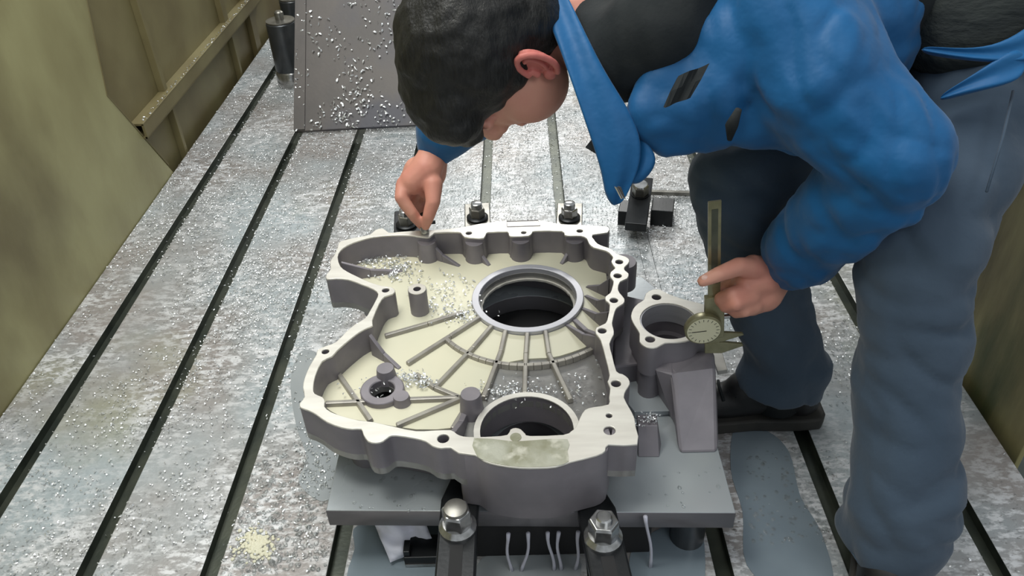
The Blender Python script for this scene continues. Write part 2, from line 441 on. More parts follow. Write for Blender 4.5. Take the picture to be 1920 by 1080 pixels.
def small_jack(x, y, label):
    t = thing('screw_jack', label, 'jack', (x, y, 0))
    obj('body', lathe((x, y, 0), [(.027, 0), (.027, .07), (.024, .073)]), 'jack', t, smooth='auto')
    obj('screw', cyl((x, y, .073), (x, y, ZP0), .012, n=16), 'chrome', t, smooth='auto')
small_jack(sj.x, sj.y+.012, 'short dark round screw jack under the front right of the plate')
small_jack(-.15, 1.2, 'short dark round screw jack hidden under the back left of the plate')
small_jack(-.12, .84, 'short dark round screw jack under the front left of the plate')
small_jack(.34, 1.22, 'short dark round screw jack hidden under the back right of the plate')

# ------------------------------------------------------------------ the casting
ZT, ZW = .25, .2
outer_px = [(729,436),(718,428),(704,431),(693,440),(673,444),(650,449),(636,454),(633,464),(627,478),(619,490),(620,504),(612,515),(613,523),(630,522),(653,524),(678,533),(700,542),(709,551),(704,564),(693,584),(684,597),(664,609),(647,624),(630,641),(613,648),(596,655),(593,665),(580,687),(571,709),(568,726),(571,744),(562,756),(564,764),(578,769),(593,777),(613,791),(640,801),(660,804),(677,804),(681,814),(690,827),(704,830),(718,827),(730,818),(742,816),(776,821),(798,827),(811,836),(827,840),(845,839),(860,849),(891,853),(907,864),(934,872),(975,877),(1010,877),(1042,875),(1070,866),(1118,854),(1135,845),(1141,833),(1195,833),(1192,800),(1189,782),(1181,766),(1170,745),(1174,731),(1181,720),(1178,709),(1167,701),(1156,696),(1148,666),(1143,644),(1151,627),(1150,615),(1148,605),(1153,584),(1158,576),(1169,569),(1171,560),(1162,549),(1159,540),(1163,528),(1176,522),(1179,513),(1172,507),(1171,501),(1178,494),(1180,487),(1173,481),(1157,476),(1147,467),(1133,462),(1121,457),(1114,449),(1111,440),(1139,436),(1140,425),(1111,423),(1080,421),(1049,420),(1012,413),(950,414),(902,419),(871,425),(829,430),(771,433),(745,435)]
inner_px = [(633,482),(638,470),(651,460),(673,451),(700,444),(736,441),(769,441),(782,443),(791,444),(799,445),(806,444),(813,438),(820,436),(858,435),(865,438),(871,444),(889,446),(907,446),(912,437),(920,435),(951,434),(954,441),(962,443),(991,442),(998,436),(1004,433),(1053,433),(1058,440),(1069,442),(1089,442),(1100,447),(1104,456),(1113,464),(1136,470),(1145,477),(1149,483),(1146,490),(1150,498),(1153,503),(1145,510),(1144,519),(1150,527),(1148,538),(1144,549),(1135,556),(1136,564),(1143,571),(1140,593),(1135,606),(1118,614),(1117,625),(1126,637),(1135,669),(1143,703),(1139,715),(1144,727),(1142,745),(1141,758),(1113,763),(1097,768),(1088,782),(1080,800),(1071,808),(1056,815),(994,817),(985,813),(977,805),(967,802),(957,805),(951,815),(925,818),(893,819),(869,818),(856,813),(845,806),(810,807),(780,808),(740,800),(700,791),(673,788),(642,780),(620,772),(608,762),(609,752),(604,744),(590,738),(587,727),(591,704),(604,677),(622,668),(632,657),(650,641),(673,623),(690,614),(699,610),(698,600),(711,569),(721,556),(736,551),(741,544),(733,538),(718,536),(702,532),(684,525),(667,517),(651,509),(638,499)]
OUT = spline(PL(outer_px, ZT), 2); INN = spline(PL(inner_px, ZT), 2)
hs = [(723,544,7),(610,659,6.5),(831,822,9),(967,820,6.5),(1142,779,5),(1143,807,9),(1155,719,8),(1129,620,7.5),(1151,563,7.5),(1158,517,7.5),(1161,491,7.5),(1087,433,6.5),(982,436,5.5),(879,437,6.5)]
HOLES = [circ(P(x, y, ZT).xy, r/1080, 16) for x, y, r in hs]
cast = thing('gearbox_casting', 'large grey aluminium housing casting with bright machined flange, ribs and round bores', 'casting', (.1, 1.05, ZP))
sheet('flange_face', OUT, [INN]+HOLES, ZT-.0035, ZT, 'mach', cast, .0008, label='bright machined flange face with bolt holes')
sheet('side_wall', OUT, [INN]+HOLES, ZW-.004, ZT-.0035, 'cast', cast)
smallhole = P(717, 732, .205)
sheet('web', OUT, [circ(BC.xy, .087, 40), circ(smallhole.xy, .019, 20), circ(LH.xy, .071, 36)], ZW-.016, ZW-.004, 'web', cast)
cen = Vector((sum(p[0] for p in OUT)/len(OUT), sum(p[1] for p in OUT)/len(OUT)))
def inset(poly, k): return [tuple(cen+(Vector(p)-cen)*k) for p in poly]
hull_o = spline(PL([(700,450),(650,500),(720,560),(690,620),(612,680),(600,740),(650,800),(720,815),(860,840),(1000,850),(1120,835),(1165,790),(1130,660),(1150,520),(1090,450),(950,430),(800,440)], ZT-.03), 3)
hc = Vector((sum(p[0] for p in hull_o)/len(hull_o), sum(p[1] for p in hull_o)/len(hull_o)))
sheet('lower_skirt', [tuple(hc+(Vector(p)-hc)*.9) for p in hull_o], [[tuple(hc+(Vector(p)-hc)*.84) for p in hull_o]], ZP+.0005, ZW-.016, 'cast', cast)
# central bore
obj('bore_ring', tubering(BC, .0885, .1015, ZW-.016, ZW+.006, 64), 'bore', cast, smooth='auto', bev=.001, label='silvery machined ring of the large bore')
flash = []
for k in range(72):
    a = 2*math.pi*k/72; r = .083+.0015*noise.noise((k*.9, 0, 0)); flash.append((BC.x+r*math.cos(a), BC.y+r*math.sin(a)))
sheet('bore_lip', circ(BC.xy, .0895, 72), [flash], ZW-.02, ZW-.016, 'mach', cast)
# ribs
def rib(p, q, w, hp, hq, z=ZW-.004):
    p = Vector((p[0], p[1], z)); q = Vector((q[0], q[1], z)); d = (q-p).normalized(); s = Vector((-d.y, d.x, 0))*w/2; up = Vector((0, 0, 1))
    t = .72
    V = [p-s, p+s, q+s, q-s, p-s*t+up*hp, p+s*t+up*hp, q+s*t+up*hq, q-s*t+up*hq]
    return V, [(3, 2, 1, 0), (4, 5, 6, 7), (0, 1, 5, 4), (1, 2, 6, 5), (2, 3, 7, 6), (3, 0, 4, 7)]
def onweb(x, y, z=ZW): return P(x, y, z).xy
def addrib(pts, w=.010, h=.010):
    pts = [onweb(*p) for p in pts]
    e = pts[-1]-BC.xy
    if e.length < .11: pts[-1] = BC.xy+e.normalized()*.1015
    obj('rib', join(*[rib(a, b, w, h, h) for a, b in zip(pts, pts[1:])]), 'rib', cast, bev=.0015)
for pts in ([(722,632),(802,609),(868,588)], [(764,684),(844,633),(894,600)], [(816,729),(887,655),(932,606)], [(907,748),(939,662),(959,606)], [(984,740),(986,666),(989,606)], [(1070,753),(1029,666),(1014,607)], [(624,687),(696,791)], [(611,759),(735,753),(862,748)], [(744,800),(862,750)], [(849,807),(880,755)], [(780,704),(816,729),(862,748)]):
    addrib(pts)
arc = []
for k in range(26):
    a = math.radians(-145+k*4.4); arc.append(Vector((BC.x+.172*math.cos(a), BC.y-.012+.172*math.sin(a))))
obj('rib', join(*[rib(a, b, .010, .010, .010) for a, b in zip(arc, arc[1:])]), 'rib', cast, bev=.001)
def fin(wx, wy, tx, ty, w=.009, hp=.045, wz=.24):
    a = P(wx, wy, wz).xy; b = onweb(tx, ty); mid = a.lerp(b, .45)
    obj('gusset', join(rib(a, mid, w, hp, hp*.42), rib(mid, b, w, hp*.42, .004)), 'cast', cast, bev=.001)
for f in ((803,449,862,498), (891,450,918,497), (977,444,976,470), (1074,446,1052,494), (640,492,755,507), (1144,522,1100,536), (1142,560,1098,553), (1126,632,1060,606), (1142,585,1092,577), (694,628,750,690)):
    fin(*f)
fin(1120, 622, 1075, 596, .012, .04)
fin(849, 810, 880, 752, .012, .045)
# bosses on the web
def boss(name, px, py, ztop, r, hole, n=24):
    c = P(px, py, ztop)
    if hole:
        return obj(name, join(tubering(c, hole, r, ZW-.004, ztop, n)), 'cast', cast, smooth='auto', bev=.001)
    return obj(name, lathe(c, [(r*1.2, ZW-.004-ztop), (r, -.004), (r*.93, 0)]), 'cast', cast, smooth='auto')
boss('boss', 782, 542, ZT-.001, .0165, .0068)
obj('boss_face', tubering(P(782, 542, ZT), .0069, .0155, ZT-.001, ZT+.0004), 'mach', cast)
boss('boss', 722, 690, .222, .0145, 0)
boss('boss', 882, 738, ZT-.012, .016, 0)
obj('hub_ring', tubering(smallhole, .0195, .035, ZW-.012, ZW+.009, 32), 'cast', cast, smooth='auto', bev=.002)
boss('boss', 752, 742, .213, .013, 0)
for x, y in ((799,449), (889,450), (976,446), (1078,446)):       # round bolt columns on the inside of the wall
    c = P(x, y, ZT-.004); obj('bolt_column', lathe((c.x, c.y+.006, ZW-.006), [(.021, 0), (.019, .02), (.018, .0455)]), 'cast', cast, smooth='auto')
# lower bore with raised arc lip
obj('lower_bore_ring', tubering(LH, .071, .079, ZW-.05, ZW+.006, 48), 'cast', cast, smooth='auto', bev=.001)
obj('bore_lip', tubering(LH, .0695, .079, ZW+.006, ZW+.008, 48), 'mach', cast, smooth='auto')
# front bulge
bul = [(858,838),(862,849),(891,853),(907,864),(934,872),(975,877),(1010,877),(1042,875),(1070,866),(1118,854),(1135,845),(1141,833),(1141,800),(1071,815),(994,820),(893,822),(858,822)]
BUL = spline(PL(bul, ZT), 2)
bc_ = Vector((sum(p[0] for p in BUL)/len(BUL), sum(p[1] for p in BUL)/len(BUL)))
sheet('front_bulge', [tuple(bc_+(Vector(p)-bc_)*1.004) for p in BUL], [circ(P(967, 820, ZT).xy, .008, 16)], .142, ZT-.0036, 'cast', cast, .001)
st = [(889,822),(893,853),(907,863),(934,871),(975,876),(1010,876),(1042,874),(1066,866),(1064,846),(1064,824),(1000,826),(960,828)]
sheet('bulge_face', spline(PL(st, ZT), 2), [circ(P(967, 820, ZT).xy, .008, 16)], ZT, ZT+.0008, 'stain', cast, label='stained mottled front face of the bulge')
# right-hand corner column under the pad
cc = PL([(1143,832),(1194,832),(1190,790),(1150,790)], ZT)
obj('corner_column', prism(cc, .185, ZT-.004), 'cast', cast, bev=.001)
c2 = P(1168, 490, .238)
obj('boss', lathe((c2.x, c2.y, ZW-.016), [(.026, 0), (.026, .05), (.024, .054)]), 'cast', cast, smooth='auto')
obj('cast_pad', join(*[loft([P(x,y,ZT+.0004) for x,y in ((951,425),(950,415),(1009,413),(1013,423),(951,425))], .0007, 6)]), 'cast', cast)
# left front foot
cf = P(686, 862, .14); obj('foot', join(cyl((cf.x, cf.y+.03, ZP), (cf.x, cf.y+.03, ZW-.016), .03, .03, 20), cyl((cf.x+.05, cf.y+.035, ZP), (cf.x+.05, cf.y+.035, ZW-.016), .028, .028, 20)), 'cast', cast, smooth='auto')
# side lug with round bore
lug_px = [(1223,543),(1235,542),(1246,547),(1261,554),(1280,560),(1299,565),(1325,572),(1348,584),(1352,600),(1340,612),(1319,618),(1306,632),(1285,640),(1264,642),(1247,643),(1232,651),(1218,652),(1207,648),(1199,640),(1199,625),(1192,613),(1186,603),(1183,592),(1187,579),(1196,569),(1207,562),(1211,550)]
LUG = spline(PL(lug_px, ZT), 2)
lh = [circ(P(x, y, ZT).xy, .0078, 16) for x, y in ((1231,557),(1219,636),(1334,590))]
lug = sheet('lug_face', LUG, [circ(SC.xy, .0465, 40)]+lh, ZT-.003, ZT, 'mach', cast, .0008, label='bright three-bolt face of the side lug')
sheet('side_lug', LUG, [circ(SC.xy, .0465, 40)]+lh, .19, ZT-.003, 'cast', cast)
obj('lug_sleeve', tubering(SC, .0445, .0475, .212, ZT-.002, 48), 'bore', cast, smooth='auto')
sheet('lug_base', [tuple(Vector(SC.xy)+(Vector(p)-Vector(SC.xy))*.93) for p in LUG], [circ((SC.x, SC.y-.002), .038, 40)], ZP+.0005, .19, 'cast', cast)
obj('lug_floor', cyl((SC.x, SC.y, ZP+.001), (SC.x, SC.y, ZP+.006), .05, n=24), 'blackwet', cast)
# web tying lug to main housing, and the tapered bracket foot
br_ = PL([(1150,560),(1215,575),(1215,660),(1230,690),(1150,700)], .16)
obj('lug_web', prism(br_, ZP+.0005, .175), 'cast', cast, bev=.004)
def hexa(top, bot, zt, zb):
    V = [P(x, y, z_) for (x, y), z_ in zip(bot, zb)]+[P(x, y, z_) for (x, y), z_ in zip(top, zt)]
    n = len(top)
    return V, [tuple(range(n))[::-1], tuple(range(n, 2*n))]+[(i, (i+1) % n, n+(i+1) % n, n+i) for i in range(n)]
obj('bracket_foot', hexa([(1262,700),(1343,690),(1338,652),(1232,672)], [(1272,852),(1347,850),(1345,760),(1262,765)], [.205, .205, .215, .205], [ZP+.0005]*4), 'cast', cast, bev=.006)
obj('bracket_foot', hexa([(1228,690),(1264,700),(1262,655),(1215,660)], [(1262,790),(1285,850),(1300,765),(1225,735)], [.205, .205, .21, .2], [ZP+.0005]*4), 'cast', cast, bev=.004)
obj('small_pad', hexa([(1196,798),(1233,798),(1231,777),(1194,777)], [(1197,857),(1236,857),(1240,832),(1192,832)], [.165]*4, [ZP+.0005]*4), 'cast', cast, bev=.001)
obj('ledge', hexa([(1150,722),(1205,700),(1265,770),(1190,772)], [(1150,735),(1205,712),(1268,776),(1190,785)], [.135]*4, [ZP+.0005]*4), 'plate', cast, bev=.001)
obj('pad', hexa([(1330,655),(1352,652),(1364,693),(1345,696)], [(1330,662),(1352,660),(1365,700),(1346,703)], [.165]*4, [.15]*4), 'mach', cast, bev=.001, label='pale machined pad at the far end of the foot')

# milky coolant lying on the web
pool = PL([(640,492),(660,474),(700,466),(800,464),(930,462),(1060,460),(1100,478),(1135,500),(1138,600),(1118,640),(1070,662),(1030,672),(986,674),(930,690),(905,735),(886,765),(872,790),(850,803),(780,806),(700,793),(640,782),(606,760),(598,740),(596,705),(612,678),(640,664),(690,626),(706,600),(722,570),(740,556),(700,544),(660,522)], ZW-.0025)
po = sheet('coolant_pool', spline(pool, 2), [circ(BC.xy, .1025, 64), circ(smallhole.xy, .034, 32)], ZW-.0039, ZW-.0012, 'milk', loc=(.1, 1.05, ZW-.004))
tag(po, 'cream coloured coolant lying between the ribs inside the casting', 'coolant', kind='stuff')

# ------------------------------------------------------------------ clamps
def hexnut(c, r, h, axis=(0, 0, 1), phase=.3):
    c = Vector(c); d = Vector(axis).normalized()
    return loft([c, c+d*h*.85, c+d*h], [r, r, r*.9], 6, True, phase)
def front_clamp(px, py, ang, label, stud, grp):
    c = P(px, py, .145); R_ = rz(ang)
    t = thing('strap_clamp', label, 'clamp', (c.x, c.y, 0), grp)
    def tr(p): return Vector((c.x, c.y, 0))+R_ @ Vector(p)
    hw, y0, y1, z0, z1 = .0275, -.16, .1, .1206, .1412
    ol = [(-hw, y0), (hw, y0), (hw, .05), (.012, y1), (-.012, y1), (-hw, .05)]
    V, F = prism(ol, z0, z1); V = [tr(p) for p in V]
    obj('strap', (V, F), 'black', t, bev=.003)
    obj('strap_slot', ([tr(p) for p in bx(-.009, .009, -.11, -.03, z1-.001, z1+.0006)[0]], BOXF), 'blackwet', t)
    obj('stud', cyl(tr((0, 0, -.017)), tr((0, 0, z1+.01)), .0105, n=16), 'dullsteel', t, smooth='auto')
    fl = lathe(tr((0, 0, z1)), [(.027, 0), (.027, .004), (.021, .011)])
    obj('washer', fl, 'chrome', t, smooth='auto')
    obj('nut', hexnut(tr((0, 0, z1+.009)), .0215, .03, phase=ang+.3), 'chrome', t, bev=.0012)
    if stud: obj('stud_end', lathe(tr((0, 0, z1+.039)), [(.011, 0), (.011, .006), (.009, .008)]), 'chrome', t, smooth='auto')
    else: obj('nut_cap', lathe(tr((0, 0, z1+.039)), [(.0175, 0), (.016, .004), (.010, .006)]), 'dullsteel', t, smooth='auto')
    obj('heel_block', ([tr(p) for p in bx(-.024, .024, -.155, -.115, 0, z0)[0]], BOXF), 'black', t, bev=.002)
front_clamp(858, 985, .0, 'black strap clamp at the front left with a rounded bright nut on it', False, None)
front_clamp(1131, 1005, .09, 'black strap clamp at the front right, tilted, with stud showing through its nut', True, None)

def rear_clamp(px, py, label, tall, ang=0., bright=False):
    c = P(px, py, .09); R_ = rz(ang)
    t = thing('strap_clamp', label, 'clamp', (c.x, c.y, 0))
    def tr(p): return Vector((c.x, c.y, 0))+R_ @ Vector(p)
    def tb(*a): return [tr(p) for p in bx(*a)[0]], BOXF
    obj('strap', tb(-.03, .03, -.14, .04, .085, .112), 'black' if not bright else 'dullsteel', t, bev=.002)
    obj('heel_block', tb(-.028, .028, .01, .038, 0, .085), 'black', t, bev=.002)
    obj('stud', cyl(tr((0, -.03, .001)), tr((0, -.03, .15)), .010, n=14), 'dullsteel', t, smooth='auto')
    obj('washer', lathe(tr((0, -.03, .112)), [(.025, 0), (.025, .005), (.02, .008)]), 'black', t, smooth='auto')
    obj('nut', hexnut(tr((0, -.03, .119)), .019, .022), 'dullsteel' if not tall else 'chrome', t, bev=.001)
    obj('nut_cap', lathe(tr((0, -.03, .141)), [(.013, 0), (.013, .012), (.009, .014)]), 'chrome', t, smooth='auto')
rear_clamp(765, 425, 'dark strap clamp behind the casting half hidden by the right hand', False, .1)
rear_clamp(896, 412, 'strap clamp behind the casting with a small domed nut, middle of the rear row', False, .05, True)
rear_clamp(1068, 412, 'strap clamp behind the casting with a wide bright nut, right of the rear row', True, -.08, True)

# loose clamp lying on the bed at the right
lc = P(1195, 425); t = thing('loose_clamp_set', 'loose black clamp with bolt lying on dark blocks right of the casting', 'clamp', (lc.x, lc.y, 0))
o2 = Vector((lc.x, lc.y, 0)); R_ = rz(-.22)
def tl(*a): return [o2+R_ @ Vector(p) for p in bx(*a)[0]], BOXF
obj('block', tl(-.05, .0, .0, .06, 0, .04), 'black', t, bev=.002)
obj('block', tl(.03, .085, .01, .075, 0, .045), 'black', t, bev=.002)
tilt = R_ @ Matrix.Rotation(.22, 3, 'X')
obj('strap', box(o2+R_ @ Vector((.0, .015, .058)), (.052, .17, .026), tilt), 'black', t, bev=.002)
pb = o2+R_ @ Vector((.0, .035, .075)); ax = tilt @ Vector((0, 0, 1))
obj('washer', lathe(pb, [(.023, -.002), (.023, .003)], axis=ax), 'black', t, smooth='auto')
obj('bolt_head', hexnut(pb+ax*.003, .021, .026, ax), 'dullsteel', t, bev=.001)
obj('bolt_cap', lathe(pb+ax*.029, [(.018, 0), (.016, .003)], axis=ax), 'chrome', t, smooth='auto')
a, b_ = P(1300, 363, .012), P(1203, 360, .012)
rod = [a+(a-b_)*.6, a, b_+(a-b_)*.08, b_, P(1190, 366, .012), P(1180, 380, .012)]
ro = obj('bent_rod', loft(rod, .0075, 8), 'dullsteel', loc=tuple(b_), smooth=True)
tag(ro, 'thin bent steel rod lying behind the loose clamp', 'rod')

# front odds and ends
sb = thing('stop_bar', 'small black stop bar with polished edge on the bed left of the front left clamp', 'bar', tuple(P(795, 1055)))
c = P(795, 1050)
obj('bar', bx(c.x-.028, c.x+.05, c.y-.012, c.y+.03, .0005, .024), 'black', sb, bev=.001)
obj('polished_edge', bx(c.x-.027, c.x+.05, c.y-.0135, c.y-.0122, .002, .008), 'chrome', sb)
obj('upright_lip', bx(c.x-.028, c.x-.018, c.y-.010, c.y+.012, .0245, .036), 'black', sb, bev=.001)

def crumple(px, z, amp, n=7):
    """rag from a pixel-surveyed quad"""
    V = []; F = []
    for j in range(n+1):
        for i in range(n+1):
            s, t_ = i/n, j/n
            e = (Vector(px[0])*(1-s)+Vector(px[1])*s)*(1-t_)+(Vector(px[3])*(1-s)+Vector(px[2])*s)*t_
            zz = z+.035*(1-t_)+amp*noise.noise((s*3.1, t_*3.3, 1.7))
            V.append(P(e.x, e.y, zz))
    for j in range(n):
        for i in range(n): F.append((j*(n+1)+i, j*(n+1)+i+1, (j+1)*(n+1)+i+1, (j+1)*(n+1)+i))
    return V, F
rag = obj('paper_rag', crumple([(700,978),(795,972),(815,1024),(732,1054)], .014, .02, 10), 'paper', loc=tuple(P(755, 1020)), smooth=True)
sd = rag.modifiers.new('th', 'SOLIDIFY'); sd.thickness = .0015
tag(rag, 'crumpled white paper rag tucked under the front left of the plate', 'rag')

trick = [((951,977),(957,1047),'first pale coolant trickle right of the front left clamp'), ((992,985),(980,1047),'second pale coolant trickle from the left, slanting inward'), ((1028,980),(1036,1047),'third pale coolant trickle below the bulge'), ((1046,980),(1048,1047),'fourth pale coolant trickle, close beside the third'), ((1085,979),(1077,1047),'fifth pale coolant trickle just left of the front right clamp'), ((1211,955),(1217,1044),'lone pale coolant trickle right of the front right clamp')]
for (x0, y0), (x1, y1), lb in trick:
    pb = P(x1, y1, .001); yf = PY0-.014 if y0 > 960 else PY0-.0135
    top = P(x0, y0, ZP0 if y0 > 960 else ZP); top.y = yf
    pts = []
    for k in range(9):
        s = k/8; p = top.lerp(Vector((pb.x, yf-.002, .001)), s); p.x += .0025*math.sin(s*5+x0); pts.append(p)
    pts[0].z = ZP0+.004 if y0 > 960 else ZP
    o = obj('coolant_trickle', loft(pts, [.0032, .0028]+[.0024]*5+[.0028, .0036], 8), 'stream', loc=tuple(pts[-1]), smooth=True)
    tag(o, lb, 'trickle')

# thin films of coolant on the bed
def film(pts, label, m='film', z=.0012):
    poly = spline(PL(pts, 0), 4); o = sheet('coolant_puddle', poly, [], .0003, z, m, loc=(poly[0][0], poly[0][1], 0))
    tag(o, label, 'puddle')
film([(590,660),(560,664),(545,720),(556,800),(575,860),(560,905),(600,940),(628,925),(650,870),(690,830),(640,700)], 'smooth grey coolant puddle along the left side of the casting')
film([(672,985),(665,1030),(655,1100),(760,1120),(845,1110),(850,1000),(790,970)], 'shade-tinted bluish coolant puddle under the white paper rag', 'film_shaded')
film([(905,1046),(900,1120),(1020,1130),(1075,1110),(1085,1046),(1000,1042)], 'grey coolant puddle between the two front clamps')
film([(1185,1030),(1190,1110),(1270,1130),(1318,1110),(1318,1000),(1295,960),(1240,990)], 'shade-tinted bluish coolant puddle around the front right screw jack', 'film_shaded')
film([(1380,800),(1370,880),(1392,960),(1400,1060),(1480,1120),(1560,1100),(1540,1000),(1500,930),(1480,850),(1440,810)], 'shade-tinted blue grey coolant puddle on the bed right of the plate', 'film_shaded')

# ------------------------------------------------------------------ shavings (real little curls) and droplets
def strips(P0, dirs, ups, L, W, curl):
    """n curled strips of two quads each -> one mesh"""
    n = len(P0); s = np.cross(dirs, ups); s /= np.linalg.norm(s, axis=1)[:, None]
    V = np.empty((n, 6, 3)); a = dirs*L[:, None]; c = ups*(curl*L)[:, None]; ww = s*W[:, None]
    V[:, 0] = P0-a-ww; V[:, 1] = P0-a+ww; V[:, 2] = P0+c-ww*1.1; V[:, 3] = P0+c+ww*1.1; V[:, 4] = P0+a-ww*.6; V[:, 5] = P0+a+ww*.6
    idx = np.arange(n)[:, None, None]*6+np.array([[0, 1, 3, 2], [2, 3, 5, 4]])[None]
    return V.reshape(-1, 3), idx.reshape(-1, 4)
def npmesh(name, V, F, m, loc=(0, 0, 0)):
    me = bpy.data.meshes.new(name); V = V-np.array(loc)
    me.vertices.add(len(V)); me.vertices.foreach_set('co', V.ravel().astype(np.float32))
    me.loops.add(F.size); me.loops.foreach_set('vertex_index', F.ravel().astype(np.int32))
    me.polygons.add(len(F)); me.polygons.foreach_set('loop_start', np.arange(len(F), dtype=np.int32)*F.shape[1])
    me.update(calc_edges=True); me.materials.append(M[m])
    o = bpy.data.objects.new(name, me); o.location = loc; link(o); return o
def rnd_dirs(n, flat, N0):
    N0 = np.array(N0, float); d = RNG.normal(size=(n, 3)); d -= (d@N0)[:, None]*N0*(1-flat); d /= np.linalg.norm(d, axis=1)[:, None]
    u = N0+RNG.normal(size=(n, 3))*.45; u -= (u*d).sum(1)[:, None]*d; u /= np.linalg.norm(u, axis=1)[:, None]
    return d, u
pts = []
slotx = np.array(SL)
tries = 460000
xy = np.column_stack([RNG.uniform(XL+.004, XR-.004, tries), RNG.uniform(.55, 3.9, tries)])
rr = RNG.random(tries)
for (x, y), r in zip(xy, rr):
    near = min(1, max(0, (y-1.0)/.75))
    n1 = noise.noise((x*4.2, y*3.4, 3.3)); n2 = noise.noise((x*13, y*13, 9.1))
    dens = .0+.55*near+.75*n1*(1.1-near*.5)+.5*n2
    if -.62 < x < -.36 and 1.05 < y < 1.65: dens += .38
    if y < 1.05 and x > -.25: dens *= .35
    if y > 2.4: dens *= .8
    if abs(slotx-x).min() < HW and not (y > 1.36 and abs(x-SL[6]) < HW): dens *= .1
    if PX0-.03 < x < PX1+.02 and PY0-.06 < y < 1.36: continue
    if r < dens*.42: pts.append((x, y))
pts = np.array(pts); n = len(pts)
insl = (np.abs(pts[:, 0][:, None]-slotx[None]).min(1) < HW) & ~((pts[:, 1] > 1.36) & (np.abs(pts[:, 0]-SL[6]) < HW))
z = np.where(insl, -.016, .0022)+RNG.random(n)*.002
d, u = rnd_dirs(n, .25, (0, 0, 1))
V, F = strips(np.column_stack([pts, z]), d, u, RNG.uniform(.0012, .0030, n), RNG.uniform(.0006, .0013, n), RNG.uniform(.2, .7, n))
tag(npmesh('metal_shavings', V, F, 'chip', (0, 1.6, 0)), 'bright aluminium shavings scattered over the slotted bed', 'shavings', kind='stuff')
print('shavings', n)
# on the sloping plate
k = 1500; s = RNG.random(k); t_ = RNG.random(k)**1.3
keep = np.array([noise.noise((a*5, b*7, 2.2))+.3 > RNG.random()*.75 for a, b in zip(s, t_)])
s, t_ = s[keep], t_[keep]; k = len(s)
p0 = np.array(b0)+np.outer(s*.45+.005, np.array(br))+np.outer(t_*.9, np.array(bu))+np.array(bn)*.005
d, u = rnd_dirs(k, .3, bn)
V, F = strips(p0, d, u, RNG.uniform(.002, .0065, k), RNG.uniform(.001, .0026, k), RNG.uniform(.2, .7, k))
tag(npmesh('metal_shavings', V, F, 'chip', (-.4, 2.5, .2)), 'shavings sprinkled on the dark sloping plate at the back', 'shavings', kind='stuff')
# inside the casting, upper left, and under the bore
def patch(cs, zz, label, big=1.):
    q0 = []
    for (px, py, sx, sy, cnt) in cs:
        for _ in range(cnt):
            p = P(px+random.gauss(0, sx), py+random.gauss(0, sy), zz); q0.append(tuple(p+Vector((0, 0, random.random()*.004))))
    q0 = np.array(q0); k = len(q0); d, u = rnd_dirs(k, .35, (0, 0, 1))
    V, F = strips(q0, d, u, RNG.uniform(.0014, .004, k)*big, RNG.uniform(.0007, .0016, k)*big, RNG.uniform(.2, .8, k))
    tag(npmesh('metal_shavings', V, F, 'chip', tuple(q0[0])), label, 'shavings', kind='stuff')
patch([(690,488,22,6,170), (745,500,18,9,170), (735,515,20,6,80), (830,545,40,18,120), (860,590,25,8,120)], ZW+.001, 'shavings lying in the upper left of the casting', 1.0)
patch([(770,706,12,6,60), (790,715,14,6,60), (690,730,22,10,25)], ZW+.004, 'shavings by the small hub in the lower left of the casting', .9)
patch([(950,735,30,10,160), (1010,735,40,12,90), (1090,720,25,25,60)], ZW+.001, 'shavings in front of the lower bore of the casting', .8)
patch([(1215,786,12,6,80)], .167, 'shavings on the small pad right of the flange', .7)
# along the rail of the left guard
q0 = np.column_stack([RNG.uniform(-.918, -.906, 200), RNG.uniform(2.0, 3.28, 200), np.full(200, .2015)]); d, u = rnd_dirs(200, .3, (0, 0, 1))
V, F = strips(q0, d, u, RNG.uniform(.0015, .003, 200), RNG.uniform(.0008, .0015, 200), RNG.uniform(.2, .7, 200))
tag(npmesh('metal_shavings', V, F, 'chip', tuple(q0[0])), 'shavings caught along the rail of the left guard', 'shavings', kind='stuff')
# froth
fr = []
for _ in range(420):
    a_ = random.uniform(0, 6.28); r_ = abs(random.gauss(0, .5)); c_ = P(480+38*r_*math.cos(a_), 1022+30*r_*math.sin(a_), 0)
    rr_ = random.uniform(.0015, .004); fr.append(ellipsoid(c_+Vector((0, 0, .0012)), ((rr_, 0, 0), (0, rr_, 0), (0, 0, rr_*.6)), 7, 5))
tag(obj('coolant_froth', join(*fr), 'milk', loc=tuple(P(480, 1022)), smooth=True), 'cream froth of coolant on the bed near the front edge', 'froth', kind='stuff')
# droplets
def droplets(cs, zz, label, name='coolant_droplets'):
    V = []; F = []
    for (px, py, sx, sy, cnt, r) in cs:
        for _ in range(cnt):
            c = P(px+random.uniform(-1, 1)*sx, py+random.uniform(-1, 1)*sy, zz)
            if zz == 0 and abs(slotx-c.x).min() < HW+.004: continue
            a = r*random.uniform(.45, 1.2); b = a*random.uniform(.6, 1.4); h = a*.42; i0 = len(V)
            for rr_, hh in ((1, 0), (.75, .6), (.35, .95)):
                for kk in range(8):
                    an = kk*math.pi/4; V.append((c.x+a*rr_*math.cos(an), c.y+b*rr_*math.sin(an), zz+.0004+h*hh))
            V.append((c.x, c.y, zz+.0004+h))
            for j in range(2):
                for kk in range(8): F.append((i0+j*8+kk, i0+j*8+(kk+1) % 8, i0+j*8+8+(kk+1) % 8, i0+j*8+8+kk))
            for kk in range(8): F.append((i0+16+kk, i0+16+(kk+1) % 8, i0+24))
    o = obj(name, (V, F), 'water', loc=V[0], smooth=True)
    tag(o, label, 'droplets', kind='stuff')
droplets([(530,960,90,110,520,.0042), (600,860,50,60,160,.0038), (470,1020,60,60,120,.004)], 0, 'coolant droplets beading on the bed left of the plate')
droplets([(1480,930,80,90,200,.004), (1560,650,30,120,80,.003)], 0, 'coolant droplets beading on the bed near the worker')
